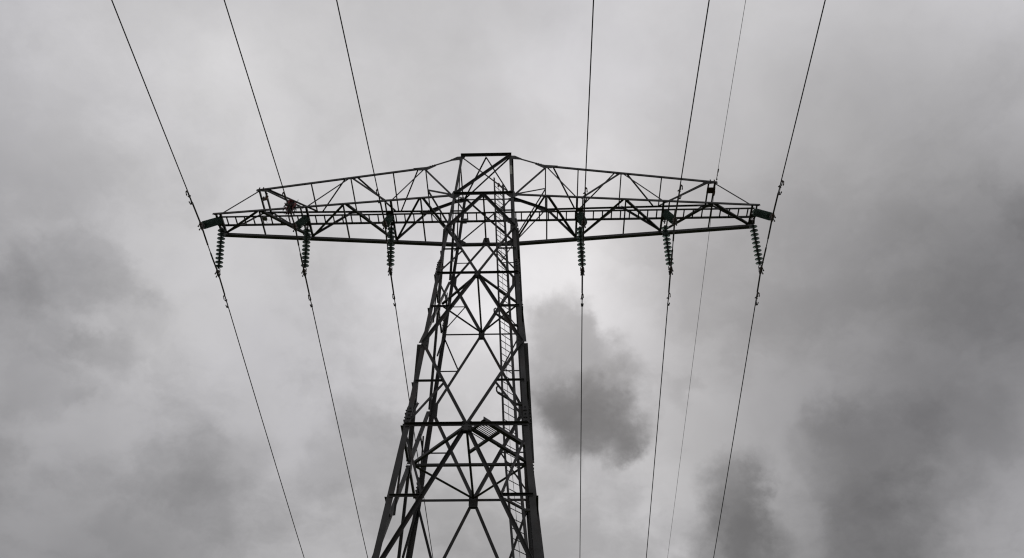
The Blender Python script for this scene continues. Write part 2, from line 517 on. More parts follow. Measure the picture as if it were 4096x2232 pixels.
# legs -------------------------------------------------------------
LEGW = [(ZT, 0.095), (0.0, 0.095), (-2.05, 0.10), (Z1, 0.11), (ZM, 0.125), (Z2, 0.14), (-24.5, 0.16)]
for sx in (-1, 1):
    for sy in (-1, 1):
        mb = MB()
        for i in range(len(LEGW) - 1):
            za, zb = LEGW[i][0], LEGW[i + 1][0]
            w = LEGW[i][1]
            t = w * 0.13
            grow = 0.035 + 0.003 * i
            def ring(z):
                c = w_of(z) + grow
                pr = [(0, 0), (-w, 0), (-w, -t), (-t, -t), (-t, -w), (0, -w)]
                return [V(sx * (c + x), sy * (c + y), z) for x, y in pr]
            mb.prism(ring(za), ring(zb))
        leg = mb.build('leg', M_STEEL, pylon)
        # bolted splices just above the two big horizontals
        for (za, zb, nb, dw) in ((Z1 + 0.72, Z1 + 0.06, 6, 0.11), (Z2 + 0.62, Z2 + 0.05, 5, 0.135), (-17.0, -17.6, 6, 0.155)):
            sp = MB()
            for face in (0, 1):
                c0, c1 = w_of(za) + 0.054, w_of(zb) + 0.054
                def P_(along, z, c, lift):
                    return V(sx * (c - along), sy * (c + lift), z) if face == 0 else V(sx * (c + lift), sy * (c - along), z)
                a0, a1 = 0.004 + 0.02 * face, dw
                sp.prism([P_(a0, za, c0, 0), P_(a1, za, c0, 0), P_(a1, za, c0, 0.018), P_(a0, za, c0, 0.018)],
                         [P_(a0, zb, c1, 0), P_(a1, zb, c1, 0), P_(a1, zb, c1, 0.018), P_(a0, zb, c1, 0.018)])
                nrm = V(0, sy, 0) if face == 0 else V(sx, 0, 0)
                for k in range(nb):
                    f = (k + 0.5) / nb
                    z = za + (zb - za) * f
                    c = w_of(z) + 0.054
                    for al in ((0.055, 0.105) if k % 2 else (0.075,)):
                        sp.bolt(P_(al * dw / 0.13, z, c, 0.016), nrm, 0.022, 0.034)
            sp.build('splice_plate', M_STEEL, leg)
        if sx == 1 and sy == -1:
            bd = MB()
            z0, z1 = 1.36, 1.98
            def rb(z, a):
                c = w_of(z) + 0.035
                return [V(c - 0.004, -c - a, z), V(c - 0.098, -c - a, z), V(c - 0.098, -c - a - 0.004, z), V(c - 0.004, -c - a - 0.004, z)]
            bd.prism(rb(z0, 0.002), rb(z1, 0.002))
            tag(bd.build('painted_band', M_PALE, leg), 'pale grey painted band on the upper right leg')
        ft = MB()
        c = w_of(-24.5) + 0.0
        ft.lathe([(0.001, 0.25), (0.36, 0.25), (0.42, 0.20), (0.42, -0.6), (0.001, -0.6)], 20)
        ft.v = [v + V(sx * c, sy * c, -24.75) for v in ft.v]
        ft.build('concrete_footing', M_CONC, pylon)

# faces --------------------------------------------------------------
FACES = {'front': lambda a, z: V(a * w_of(z), -w_of(z), z), 'right': lambda a, z: V(w_of(z), a * w_of(z), z),
         'back': lambda a, z: V(-a * w_of(z), w_of(z), z), 'left': lambda a, z: V(-w_of(z), -a * w_of(z), z)}
NORM = {'front': V(0, -1, 0), 'right': V(1, 0, 0), 'back': V(0, 1, 0), 'left': V(-1, 0, 0)}
def lerp(p, q, t): return p + (q - p) * t
def trim(p, q, a, b):
    d = (q - p).normalized()
    return p + d * a, q - d * b
LIFT = 0.042
for fn, F in FACES.items():
    n = NORM[fn]
    for i in range(len(LEV) - 1):
        za, zb = LEV[i], LEV[i + 1]
        odd = i % 2                               # even: centre node on top, leg node below
        big = 0.088 if i == 0 else (0.084 if i < 3 else (0.084 if i < 5 else 0.095))
        for s in (-1, 1):
            ctr, lg = (F(0, za), F(s, zb)) if not odd else (F(0, zb), F(s, za))
            ctr = ctr + V(0, 0, 0.03 if odd else -0.03)
            p, q = trim(ctr + n * LIFT, lg + n * LIFT, 0.05, 0.02)
            mb = MB(); mb.angle(p, q, n, big, out=1, off=0.001 * (s + 1), side='up' if not odd else 'down',
                               w2=(0.12 if i == 3 else 0.095) if fn in ('left', 'right') and i in (1, 3) else None)
            mb.build('diagonal_brace', M_STEEL, pylon)
            # sub-bracing from the middle of the diagonal
            mid = lerp(ctr, lg, 0.5)
            if i == 0: mid = lerp(ctr, lg, 0.52)
            zz = mid.z
            lgm = F(s * 1.0, zz)
            sw = 0.038 if i < 2 else (0.046 if i < 4 else 0.055)
            if fn == 'back' and i == 4: sw = 0.07
            mb = MB(); mb.angle(lgm + n * (LIFT + 0.016), mid + n * (LIFT + 0.016), n, sw, out=1, side='up')
            mb.build('horizontal_strut', M_STEEL, pylon)
            zc = ctr.z
            endleg = F(s, zc + (0.12 if odd else -0.12))
            if i == 0: endleg = F(s, -0.08)
            p, q = trim(mid + n * (LIFT - 0.03), endleg + n * (LIFT - 0.03), 0.03, 0.0)
            mb = MB(); mb.angle(p, q, n, sw * 0.95, out=-1, side='down')
            mb.build('secondary_brace', M_STEEL, pylon)
        if i in (2, 4, 6):
            zz = LEV[i]
            for s in (-1, 1):
                mb = MB(); mb.angle(F(s * 1.015, zz) + n * (LIFT + 0.022), F(s * 0.06, zz) + n * (LIFT + 0.022), n, 0.058 if i == 2 else 0.075, out=-1 if fn == 'right' else 1, side='up')
                mb.build('horizontal_strut', M_STEEL, pylon)
    # gusset plates at the centre nodes
    for i in (0, 2, 4, 6):
        zz = LEV[i]
        c = F(0, zz)
        ex = n.cross(V(0, 0, 1))
        g = MB()
        if i == 0:
            hw, ht, hb = 0.10, 0.10, 0.16
            pts = [(-hw, ht * 0.2), (hw, ht * 0.2), (hw * 1.5, -hb), (-hw * 1.5, -hb)] if fn in ('front',) else [(-0.09, 0.28), (0.09, 0.28), (0.15, -0.06), (-0.15, -0.06)]
        else:
            hw, ht, hb = (0.095, 0.11, 0.20) if i == 2 else (0.12, 0.14, 0.24)
            pts = [(-hw, ht), (hw, ht), (hw, -hb * 0.8), (hw * 0.75, -hb), (-hw * 0.75, -hb), (-hw, -hb * 0.8)]
        g.plate(c, pts, ex, V(0, 0, 1), n, 0.014, LIFT - 0.018)
        if i:
            g.plate(c, [(-hw * .8, -0.06), (hw * .8, -0.06), (hw * .8, -hb * 0.95), (-hw * .8, -hb * 0.95)], ex, V(0, 0, 1), n, 0.012, LIFT + 0.08)
            for bx in (-0.6, 0.6):
                for bz in (0.7, 0.35, -0.45, -0.8):
                    g.bolt(c + ex * (hw * bx) + V(0, 0, (ht if bz > 0 else hb) * bz) + n * (LIFT + 0.09 if bz < 0 else LIFT), n, 0.018, 0.022)
        g.build('gusset_plate', M_STEEL, pylon)
    # small gussets where diagonals meet the legs
    for i in (1, 3, 5, 7):
        for s in (-1, 1):
            c = F(s * 0.94, LEV[i])
            ex = n.cross(V(0, 0, 1)) * s
            g = MB()
            g.plate(c, [(-0.15, -0.16), (-0.11, 0.18), (0.07, 0.30), (0.07, -0.30)], ex, V(0, 0, 1), n, 0.012, LIFT - 0.006)
            for bz in (-0.2, -0.08, 0.08, 0.2):
                g.bolt(c + ex * 0.02 + V(0, 0, bz) + n * (LIFT + 0.005), n, 0.017, 0.02)
            g.build('gusset_plate', M_STEEL, pylon)

for s in (-1, 1):
    g = MB()
    g.plate(V(s * 0.90, 0.955, 1.30), [(-0.14, -0.16), (0.10, -0.16), (0.10, 0.16), (-0.14, 0.16)], V(s, 0, 0), V(0, 0, 1), V(0, 1, 0), 0.014, 0.02)
    g.build('gusset_plate', M_STEEL, pylon)
for s in (-1, 1):
    for sy in (-1, 1):
        g = MB()
        c = V(s, sy, 0)
        g.plate(c, [(-0.20, -0.05), (-0.26, 0.07), (-0.10, 0.20), (0.05, 0.24), (0.10, 0.05), (0.26, 0.02), (0.26, -0.07), (0.05, -0.22), (-0.08, -0.20)], V(s, 0, 0), V(0, 0, 1), V(0, sy, 0), 0.012, 0.049)
        for bx, bz in ((-0.14, 0.04), (-0.06, 0.12), (0.0, 0.18), (0.0, -0.14), (0.14, 0.0), (0.2, -0.02)):
            g.bolt(c + V(s * bx, sy * 0.06, bz), V(0, sy, 0), 0.017, 0.03)
        g.build('gusset_plate', M_STEEL, pylon)
# horizontal diaphragms: a diamond through the four face centres, and the strut through the middle
for zz, lr, wd in ((0.0, False, 0.06), (Z1, False, 0.062), (Z2, True, 0.070), (LEV[6], True, 0.09)):
    w = w_of(zz)
    nodes = [V(0, -w, zz), V(w, 0, zz), V(0, w, zz), V(-w, 0, zz)]
    if zz != 0.0:
        for k in range(4):
            p, q = trim(nodes[k], nodes[(k + 1) % 4], 0.05, 0.05)
            mb = MB(); mb.angle(p, q, V(0, 0, -1), wd, off=0.004 * k, out=-1, side='x')
            mb.build('diaphragm_strut', M_STEEL, pylon)
    mb = MB(); mb.angle(V(0, -w + 0.02, zz - 0.03), V(0, w - 0.02, zz - 0.03), V(0, 0, -1), 0.055, out=-1, side='x')
    mb.build('diaphragm_strut', M_STEEL, pylon)
    if lr:
        mb = MB(); mb.angle(V(-w + 0.02, 0, zz - 0.05), V(w - 0.02, 0, zz - 0.05), V(0, 0, -1), 0.062, out=-1, side='x')
        mb.build('diaphragm_strut', M_STEEL, pylon)

# head of the tower ----------------------------------------------------
def head(name, p, q, n, w, off=0.0, out=1, side='up'):
    mb = MB(); mb.angle(p, q, n, w, off=off, out=out, side=side)
    return mb.build(name, M_STEEL, pylon)
T = {(sx, sy): V(sx * WTOP, sy * WTOP, ZT) for sx in (-1, 1) for sy in (-1, 1)}
B0 = {(sx, sy): V(sx, sy, 0) for sx in (-1, 1) for sy in (-1, 1)}
for sy in (-1, 1):
    nf = V(0, sy, 0)
    head('top_beam', V(-WTOP - 0.03, sy * WTOP, ZT), V(WTOP + 0.03, sy * WTOP, ZT), nf, 0.095 if sy < 0 else 0.06, off=0.055)
    p, q = trim(B0[(-1, sy)], T[(1, sy)], 0.08, 0.05)
    head('head_brace', p, q, nf, 0.085 if sy < 0 else 0.06, off=0.044)
    p, q = trim(B0[(1, sy)], T[(-1, sy)], 0.08, 0.08)
    head('head_brace', p, q, nf, 0.055, off=0.02, out=-1)
for sx in (-1, 1):
    nf = V(sx, 0, 0)
    head('top_beam', T[(sx, -1)], T[(sx, 1)], nf, 0.05, off=0.045)
    head('head_brace', B0[(sx, -1)], T[(sx, 1)], nf, 0.05, off=0.02)
    head('head_brace', B0[(sx, 1)], T[(sx, -1)], nf, 0.045, off=0.032)
    head('head_brace', V(0, -WTOP, ZT), T[(sx, 1)], V(0, 0, -1), 0.05, off=0.01 + 0.004 * sx, side='x')
head('head_brace', T[(1, -1)] - V(0.05, 0, 0.05), T[(-1, 1)], V(0, 0, -1), 0.045, off=0.03, side='x')
sp = MB()
sp.tube([V(0, -WTOP - 0.09, ZT - 0.12), V(0, -WTOP - 0.09, ZT + 0.10), V(0, -WTOP - 0.09, ZT + 0.17)], [0.016, 0.016, 0.003], 8)
sp.build('spike', M_STEEL, pylon)
# horizontal frame of the body at crossarm level
for sy in (-1, 1):
    head('body_chord', V(-1.02, sy * 1.0, 0), V(1.02, sy * 1.0, 0), V(0, sy, 0), 0.085 if sy < 0 else 0.10, off=0.062, side='down' if sy > 0 else 'up')

# crossarms ------------------------------------------------------------------
PH = (3.27, 6.27, 9.36)
for sx in (-1, 1):
    mb = MB()
    for sy in (-1, 1):
        nf = V(0, sy, 0)
        wb = 0.088 if sy < 0 else 0.115
        mb.angle(V(sx * 1.02, sy * 1.0, 0), V(sx * (XT + 0.07 if sy < 0 else XT - 0.06), sy * yw(XT), 0), nf, wb, out=-1 if sy < 0 else 1, side='up' if sy < 0 else 'down', off=0.05)
        # top chord: thin tie from the head, then the heavier chord
        mb.angle(V(sx * WTOP, sy * WTOP, ZT - 0.02), V(sx * XK, sy * yt_(XK), ZK), nf, 0.06 if sy < 0 else 0.09, out=-1, side='up', off=0.04)
        mb.angle(V(sx * (XK - 0.06), sy * yt_(XK), ZK + 0.01), V(sx * XE, sy * yt_(XE), ZE), nf, 0.092 if sy < 0 else 0.055, out=-1, side='up', off=0.053)
    arm = mb.build('crossarm', M_STEEL, pylon)
    def sub(name, p, q, n, w, off=0.0, out=1, side='up', w2=None):
        m_ = MB(); m_.angle(p, q, n, w, off=off, out=out, side=side, w2=w2)
        return m_.build(name, M_STEEL, arm)
    FB = lambda x: V(sx * x, -yw(x), 0)
    BB = lambda x: V(sx * x, yw(x), 0)
    FT = lambda x: V(sx * x, -yt_(x), zt_(x))
    BT = lambda x: V(sx * x, yt_(x), zt_(x))
    UP, DN = V(0, 0, 1), V(0, 0, -1)
    T2 = 4.92
    # front and back faces, zig-zag between top and bottom chord
    for (TT, BBB, sy) in ((FT, FB, -1), (BT, BB, 1)):
        nf = V(0, sy, 0)
        big = 0.048 if sy < 0 else 0.066
        seq = [(TT(XK + 0.03), BBB(1.05), 0.05), (TT(XK + 0.03), BBB(PH[0] - 0.05), big), (TT(T2 - 0.08), BBB(PH[0] + 0.1), big),
               (TT(T2 + 0.08), BBB(PH[1] - 0.02), big), (TT(XD - 0.05), BBB(PH[1] + 0.06), big), (TT(XD + 0.15), BBB(PH[2] - 0.06), 0.045)]
        for k, (p, q, w) in enumerate(seq):
            sub('lattice_brace', p, q, nf, w, off=0.014 + 0.004 * (k % 2), out=-1, side='up' if k % 2 else 'down')
    # top plane
    for k, (p, q) in enumerate(((FT(XK + 0.28), BT(PH[0] + 0.0)), (FT(T2 - 0.25), BT(PH[0] + 0.22)), (FT(T2 + 0.22), BT(PH[1] - 0.1)), (FT(XD - 0.12), BT(PH[1] + 0.1)))):
        sub('lattice_brace', p, q, DN, 0.05, off=0.0 + 0.005 * (k % 2), out=-1, side='x')
    for x, w in ((XK, 0.042), (PH[0] + 0.1, 0.042), (T2, 0.042), (PH[1] + 0.1, 0.042), (8.06, 0.06), (8.27, 0.06)):
        sub('cross_strut', FT(x), BT(x), DN, w, off=0.012, out=-1, side='x')
    # root pyramid from the middle of the first top strut to the body corners
    mid = V(sx * XK, 0, ZK - 0.03)
    for sy in (-1, 1):
        sub('lattice_brace', mid, V(sx * 1.0, sy * 0.98, 0.05), V(0, 0, -1), 0.05, out=-1, side='x', off=0.006 * (sy + 1))
    # bottom plane
    for k, (p, q, w) in enumerate(((FB(XK - 0.08), BB(1.05), 0.07), (FB(XK + 0.05), BB(PH[0] - 0.05), 0.075), (FB(T2 - 0.1), BB(PH[0] + 0.08), 0.08), (FB(T2), BB(PH[1] - 0.05), 0.08),
                     (FB(7.88), BB(PH[1] + 0.08), 0.085), (FB(8.0), BB(PH[2] - 0.06), 0.085))):
        sub('lattice_brace', p, q, DN, w, off=0.004 + 0.005 * (k % 2), out=-1, side='x')
    for x in (XK, T2, 7.92):
        sub('cross_strut', FB(x), BB(x), DN, 0.05, off=0.016, out=-1, side='x')
    # paired channels that carry the insulators, with tie plates
    for j, x in enumerate(PH):
        lo, hi = (x - 0.035, x + 0.165) if j < 2 else (x - 0.035, x + 0.12)
        sub('cross_strut', FB(lo), BB(lo), DN, 0.075, off=0.02, out=-1, side='x', w2=0.06)
        if j < 2:
            sub('cross_strut', FB(hi), BB(hi), DN, 0.048, off=0.02, out=-1, side='x', w2=0.06)
            ys = ((-0.45, -0.30), (-0.16, 0.16)) if j == 0 else ((-0.30, -0.17), (-0.1, 0.12))
        else:
            sub('cross_strut', V(sx * hi, -yw(x), 0), V(sx * hi, 0.27, 0), DN, 0.06, off=0.02, out=-1, side='x', w2=0.06)
            ys = ((-0.07, 0.07), (0.2, 0.36))
        for (ya, yb) in ys:
            hp = MB()
            hp.plate(V(sx * (lo + hi) / 2, 0, 0), [(-0.12, ya), (0.12, ya), (0.12, yb), (-0.12, yb)] if j < 2 else [(-0.10, ya), (0.10, ya), (0.12, yb), (-0.12, yb)], V(1, 0, 0), V(0, 1, 0), DN, 0.014, 0.038)
            hp.build('hanger_plate', M_STEEL, arm)
    # gusset plates with bolts on the top chord
    for (c, ang, pts) in ((V(sx * WTOP, -WTOP, ZT), 0, [(-0.14, 0.03), (0.16, 0.0), (0.42, -0.22), (0.42, -0.29), (0.12, -0.24), (-0.10, -0.16)]),
                          (V(sx * XK, -yt_(XK), ZK), 0, [(-0.38, 0.22), (-0.02, 0.07), (0.45, -0.0), (0.22, -0.16), (-0.06, -0.15), (-0.38, 0.13)]),
                          (V(sx * T2, -yt_(T2), zt_(T2)), 0, [(-0.28, 0.03), (0.28, -0.02), (0.16, -0.1), (-0.16, -0.08)]),
                          (V(sx * XD, -yt_(XD), zt_(XD)), 0, [(-0.34, 0.04), (0.26, -0.02), (0.26, -0.1), (-0.1, -0.16)])):
        for sy in (-1, 1):
            g = MB()
            cc = V(c.x, c.y * -sy, c.z)
            nn = V(0, sy, 0)
            g.plate(cc, pts, V(sx, 0, 0), V(0, 0, 1), nn, 0.012, 0.028)
            for bx, bz in ((0.2, -0.12), (0.28, -0.18), (0.36, -0.23)) if abs(c.x) < 1 else ((-0.32, 0.17), (-0.24, 0.14), (-0.16, 0.10)) if abs(c.x) < 3 else ((-0.1, 0.0), (0.1, -0.03)):
                g.bolt(cc + V(sx * bx, 0, bz) + nn * 0.04, nn, 0.017, 0.03)
            g.build('gusset_plate', M_STEEL, arm)
    # end fitting where the earth wire peak stops
    g = MB()
    for x in (8.12, 8.26):
        g.bar(V(sx * x, -0.52, zt_(x) - 0.06), V(sx * x, -0.52, zt_(x) + 0.10), V(0, -1, 0), 0.035, 0.03, 0.0)
    g.plate(V(sx * 8.2, -0.50, zt_(8.2)), [(-0.16, 0.03), (0.16, 0.03), (0.16, -0.11), (-0.16, -0.09)], V(1, 0, 0), V(0, 0, 1), V(0, -1, 0), 0.012)
    g.build('end_fitting', M_STEEL, arm)
    if sx == 1:
        g = MB()
        g.plate(V(8.165, -0.18, zt_(8.16) - 0.01), [(-0.15, -0.12), (0.15, -0.12), (0.15, 0.12), (-0.15, 0.12)], V(1, 0, 0), V(0, 1, 0), DN, 0.03, 0.025)
        g.build('clamp_plate', M_RUSTY, arm)

# walkway along the crossarm ----------------------------------------------------
ZW = 0.12
mb = MB()
for sy, w in ((-1, 0.045), (1, 0.06)):
    mb.angle(V(-9.47, sy * 0.185, ZW), V(9.47, sy * 0.185, ZW), V(0, 0, -1), w, out=-1, side='x')
walk = mb.build('walkway', M_STEEL, pylon)
x = -9.2
while x < 9.25:
    r = MB(); r.bar(V(x, -0.17, ZW), V(x, 0.17, ZW), V(0, 0, 1), 0.042, 0.03, -0.001)
    r.build('rung', M_STEEL, walk)
    x += 0.318

# ladder ---------------------------------------------------------------------
def rail(side, z):
    if side == 0: a, b = V(0.3225, -0.69, 1.5), V(0.883, -0.562, Z2)
    else: a, b = V(0.629, -0.365, 1.5), V(1.203, -0.271, Z2)
    p = a + (b - a) * ((1.5 - z) / (1.5 - Z2))
    if z < Z2: p.x += (Z2 - z) * 0.036
    return V(p.x, p.y, z)
perp = V(1, 1, 0).normalized()
lad = MB()
for side, w, zt0 in ((0, 0.05, 1.62), (1, 0.082, 1.62)):
    for za, zb in ((zt0, Z2), (Z2, -22.4)):
        lad.bar(rail(side, za), rail(side, zb), V(1, -1, 0), w, 0.03, -0.015 - 0.001 * (za == Z2))
ladder = lad.build('climbing_ladder', M_STEEL, pylon)
z = 1.36
k = 0
while z > -22.3:
    p, q = rail(0, z), rail(1, z)
    r = MB(); r.tube([p, q], 0.011, 6)
    r.build('rung', M_STEEL, ladder)
    z -= 0.262
    k += 1
sc = MB()
sc.tube([lerp(rail(0, zz), rail(1, zz), 0.35) + V(0.03, -0.03, 0) for zz in (1.2, -4, Z2, -16, -22.3)], 0.0055, 6)
sc.build('safety_cable', M_WIRE, ladder)
pu = MB()
pc = lerp(rail(0, 1.25), rail(1, 1.25), 0.35) + V(0.03, -0.03, 0)
pu.tube([pc + V(0, 0, 0.14), pc + V(0.02, 0, 0.08), pc + V(0.03, 0, 0.02), pc + V(0, 0, -0.06), pc + V(-0.005, 0, -0.12)], [0.018, 0.035, 0.045, 0.036, 0.01], 10)
pu.build('cable_anchor', M_RUSTY, ladder)
for zz in (-5.81, -8.87, -12.13, -15.4, -18.6):
    s_ = MB()
    p, q = rail(0, zz) - perp * 0.16, rail(1, zz) + perp * 0.08
    s_.angle(p, q, V(0, 0, -1), 0.048, out=-1, side='x', off=0.0)
    e = V(w_of(zz), q.y, zz)
    s_.angle(q - perp * 0.02 + V(0, 0, -0.004), e, V(0, 0, -1), 0.06, out=-1, side='x', off=0.012)
    s_.tube([p + perp * 0.02, p - perp * 0.05 + V(0, 0, 0.05), p - perp * 0.06 + V(0, 0, 0.16), p + perp * 0.0 + V(0, 0, 0.26)], 0.022, 6)
    s_.build('ladder_stay', M_STEEL, ladder)
for zz in (Z1, Z2):
    s_ = MB()
    for side in (0, 1):
        p = rail(side, zz)
        s_.plate(p, [(0, 0.02), (0, -0.05), (-0.2, -0.06), (-0.2, -0.0)], perp, V(1, -1, 0).normalized(), V(0, 0, 1), 0.012, 0.02 + 0.02 * side)
    s_.build('ladder_stay', M_STEEL, ladder)

# rest platform -------------------------------------------------------------------
S2 = math.sqrt(0.5)
def st(s, t, z=Z2 + 0.06): return V((s + t) * S2, (s - t) * S2, z)
pf = MB()
pf.angle(st(-0.86, 1.40), st(0.66, 1.40), V(0, 0, -1), 0.10, out=-1, side='x', w2=0.09)
pf.angle(st(-0.80, 0.80, Z2 + 0.04), st(-0.80, 1.36, Z2 + 0.04), V(0, 0, -1), 0.06, out=-1, side='x')
pf.angle(st(-0.27, 0.27, Z2 + 0.04), st(-0.27, 1.36, Z2 + 0.04), V(0, 0, -1), 0.065, out=-1, side='x')
plat = pf.build('rest_platform', M_STEEL, pylon)
for k in range(9):
    t = 0.86 + 0.055 * k
    b_ = MB(); b_.bar(st(-0.80, t, Z2 + 0.075), st(-0.25, t, Z2 + 0.075), V(0, 0, 1), 0.020, 0.012)
    b_.build('grating_bar', M_STEEL, plat)

# ------------------------------------------------------------------ conductors, strings, dampers
PHASES = [('far left', (-9.40, -9.343, -9.314), 1.016, -1.548), ('second from the left', (-6.33, -6.188, -6.252), 0.959, -1.644),
          ('third from the left', (-3.33, -3.196, -3.268), 0.989, -1.613), ('third from the right', (3.35, 3.347, 3.368), 1.005, -1.748),
          ('second from the right', (6.33, 6.314, 6.392), 1.035, -1.738), ('far right', (9.40, 9.481, 9.487), 1.105, -1.702)]
DRIFT = {-9.40: (-0.015, 0.0125), -6.33: (-0.0295, 0.0085), -3.33: (-0.0325, 0.010), 3.35: (-0.0005, 0.0185), 6.33: (0.0085, 0.019), 9.40: (-0.007, 0.018)}
S_NEAR, S_FAR, CURV = 0.0695, 0.0875, 0.0005
def wire_pt(ph, y):
    """point of the conductor at distance y along the line"""
    _, (xt, xn, xf), yc, zc = ph
    if y < -yc:
        d = -yc - y
        return V(xn + DRIFT[xt][0] * d, y, zc - S_NEAR * d + CURV * d * d)
    if y > yc:
        d = y - yc
        return V(xf + DRIFT[xt][1] * d, y, zc - S_FAR * d + CURV * d * d)
    f = (y + yc) / (2 * yc)
    return V(xn + (xf - xn) * f, y, zc - 0.035 * (1 - (2 * f - 1) ** 2))
# one glass disc
DSP = 0.152
def disc_meshes():
    g = MB()
    prof = [(0.034, 0.022), (0.064, 0.024), (0.104, 0.014), (0.130, 0.000), (0.140, -0.012), (0.138, -0.018), (0.130, -0.015),
            (0.120, -0.006), (0.111, -0.016), (0.105, -0.016), (0.098, -0.001), (0.082, -0.002), (0.078, -0.015), (0.072, -0.015), (0.066, 0.004), (0.034, 0.004), (0.034, 0.022)]
    g.lathe(prof, 28)
    c = MB()
    c.lathe([(0.001, 0.098), (0.024, 0.096), (0.034, 0.086), (0.039, 0.060), (0.041, 0.022), (0.035, 0.010), (0.032, -0.012), (0.017, -0.020), (0.015, -0.058), (0.001, -0.058)], 16)
    return g.mesh('glass_disc', M_GLASS, True), c.mesh('metal_cap', M_CAP, True)
ME_DISC, ME_CAP = disc_meshes()
def clamp_mesh():
    m = MB()
    # boat-shaped body along y, keeper, and the clevis above it
    ys = [-0.17, -0.11, 0.0, 0.11, 0.17]
    for a, b in zip(range(4), range(1, 5)):
        def rg(i):
            h = (0.035, 0.075, 0.095, 0.075, 0.035)[i]
            w = (0.026, 0.042, 0.05, 0.042, 0.026)[i]
            z = (-0.012, 0, 0.0, 0, -0.012)[i]
            return [V(w * math.cos(t), ys[i], z - 0.012 + h * 0.8 * math.sin(t)) for t in [2 * math.pi * k / 10 for k in range(10)]]
        m.prism(rg(a), rg(b))
    for y in (-0.07, 0.07):
        m.tube([V(-0.05, y, -0.10), V(-0.052, y, 0.04), V(0.0, y, 0.085), V(0.052, y, 0.04), V(0.05, y, -0.10)], 0.013, 6)
        for x in (-0.05, 0.05):
            m.bolt(V(x, y, -0.10), V(0, 0, -1), 0.024, 0.04)
    return m
def loop_mesh():
    m = MB()
    m.tube([V(-0.052, 0, 0.0), V(-0.060, 0, 0.07), V(-0.045, 0, 0.13), V(0, 0, 0.155), V(0.045, 0, 0.13), V(0.060, 0, 0.07), V(0.052, 0, 0.0)], 0.014, 8)
    m.tube([V(-0.075, 0, 0.0), V(0.075, 0, 0.0)], 0.018, 8)
    m.lathe([(0.001, 0.26), (0.022, 0.26), (0.034, 0.235), (0.022, 0.20), (0.03, 0.175), (0.02, 0.14), (0.001, 0.14)], 12)
    return m
ME_CLAMP = clamp_mesh().mesh('suspension_clamp', M_FIT)
ME_LOOP = loop_mesh().mesh('clevis', M_FIT)
def child(name, me, parent, loc=None, M=None):
    o = bpy.data.objects.new(name, me)
    COL.objects.link(o)
    o.parent = parent
    if M is not None: o.matrix_local = M
    elif loc is not None: o.location = Vector(loc) * K
    return o
for pi_, ph in enumerate(PHASES):
    nm, (xt, xn, xf), yc, zc = ph
    for sy, xc in ((-1, xn), (1, xf)):
        top = V(xt, sy * 0.17, -0.05)
        end = V(xc, sy * yc, zc)
        d = (end - top)
        L = d.length
        d.normalize()
        s_ = empty('insulator_string', WU(top))
        q = (-d).to_track_quat('Z', 'Y')
        Mr = q.to_matrix().to_4x4()
        which = 'near' if sy < 0 else 'far'
        arm_ = 'left' if xt < 0 else 'right'
        pos = {0: 'at the left tip', 5: 'at the right tip', 1: 'at the middle of the left arm', 4: 'at the middle of the right arm',
               2: 'on the left arm beside the tower', 3: 'on the right arm beside the tower'}[pi_]
        if sy < 0:
            lab = 'green glass insulator string seen end-on, ' + pos
        else:
            lab = 'upright glass insulator string with separate discs, ' + pos
        tag(s_, lab, 'insulator', 'glass insulator strings under the crossarm')
        lk = MB()
        lk.tube([V(0, 0, 0.06), V(0, 0, -0.10)], 0.02, 8)
        lk.tube([V(-0.045, 0, 0.07), V(-0.05, 0, 0.0), V(0, 0, -0.055), V(0.05, 0, 0.0), V(0.045, 0, 0.07)], 0.014, 6)
        ob = lk.build('link', M_FIT, s_)
        ob.matrix_local = Mr
        first = L - 0.27 - 9 * DSP
        for k in range(10):
            o = child('glass_disc', ME_DISC, s_, M=Matrix.Translation(d * (first + k * DSP) * K) @ Mr)
            child('metal_cap', ME_CAP, o)
        child('clevis', ME_LOOP, s_, M=Matrix.Translation(d * (L - 0.03) * K) @ Mr)
        ta = (wire_pt(ph, sy * yc + 0.15) - wire_pt(ph, sy * yc - 0.15))
        qa = Matrix.Rotation(math.atan2(ta.z, ta.y), 4, 'X')
        child('suspension_clamp', ME_CLAMP, s_, M=Matrix.Translation((end - top) * K) @ qa)
    ys = [-150, -110, -80, -60, -45, -35, -27, -20, -15, -11, -8, -6, -4.5, -3.5, -2.8, -2.2, -1.8, -1.4, -yc, -0.7, -0.3, 0, 0.3, 0.7, yc, 1.4, 1.8, 2.2, 2.8, 3.5, 4.5, 6, 8, 11, 15, 20, 27, 35, 45, 60, 80, 110, 150]
    cw = MB()
    cw.tube([wire_pt(ph, y) for y in ys], 0.0175, 8)
    o0 = wire_pt(ph, 0)
    wo_ = cw.build('conductor', M_WIRE, None, True, origin=o0)
    wo_.location = WU(o0)
    tag(wo_, {0: 'outermost left power conductor, passing under the left tip of the crossarm', 1: 'power conductor under the middle of the left crossarm, below the red tangle',
              2: 'left conductor closest to the tower, partly hidden behind its left legs', 3: 'right conductor closest to the tower, almost vertical in the picture',
              4: 'power conductor under the middle of the right crossarm, left of the thin earth wire', 5: 'outermost right power conductor, passing under the right tip of the crossarm'}[pi_],
        'power line', 'conductors hung from the crossarm')
    for (ya, yb) in ((-yc - 0.98, -0.24), (0.12, yc + 0.92)):
        ar = MB()
        n_ = 14
        pts = [wire_pt(ph, ya + (yb - ya) * i / n_) for i in range(n_ + 1)]
        ar.tube(pts, 0.028, 8)
        ob = ar.build('armour_rods', M_FIT, wo_, True, origin=o0)
        ob.location = (0, 0, 0)

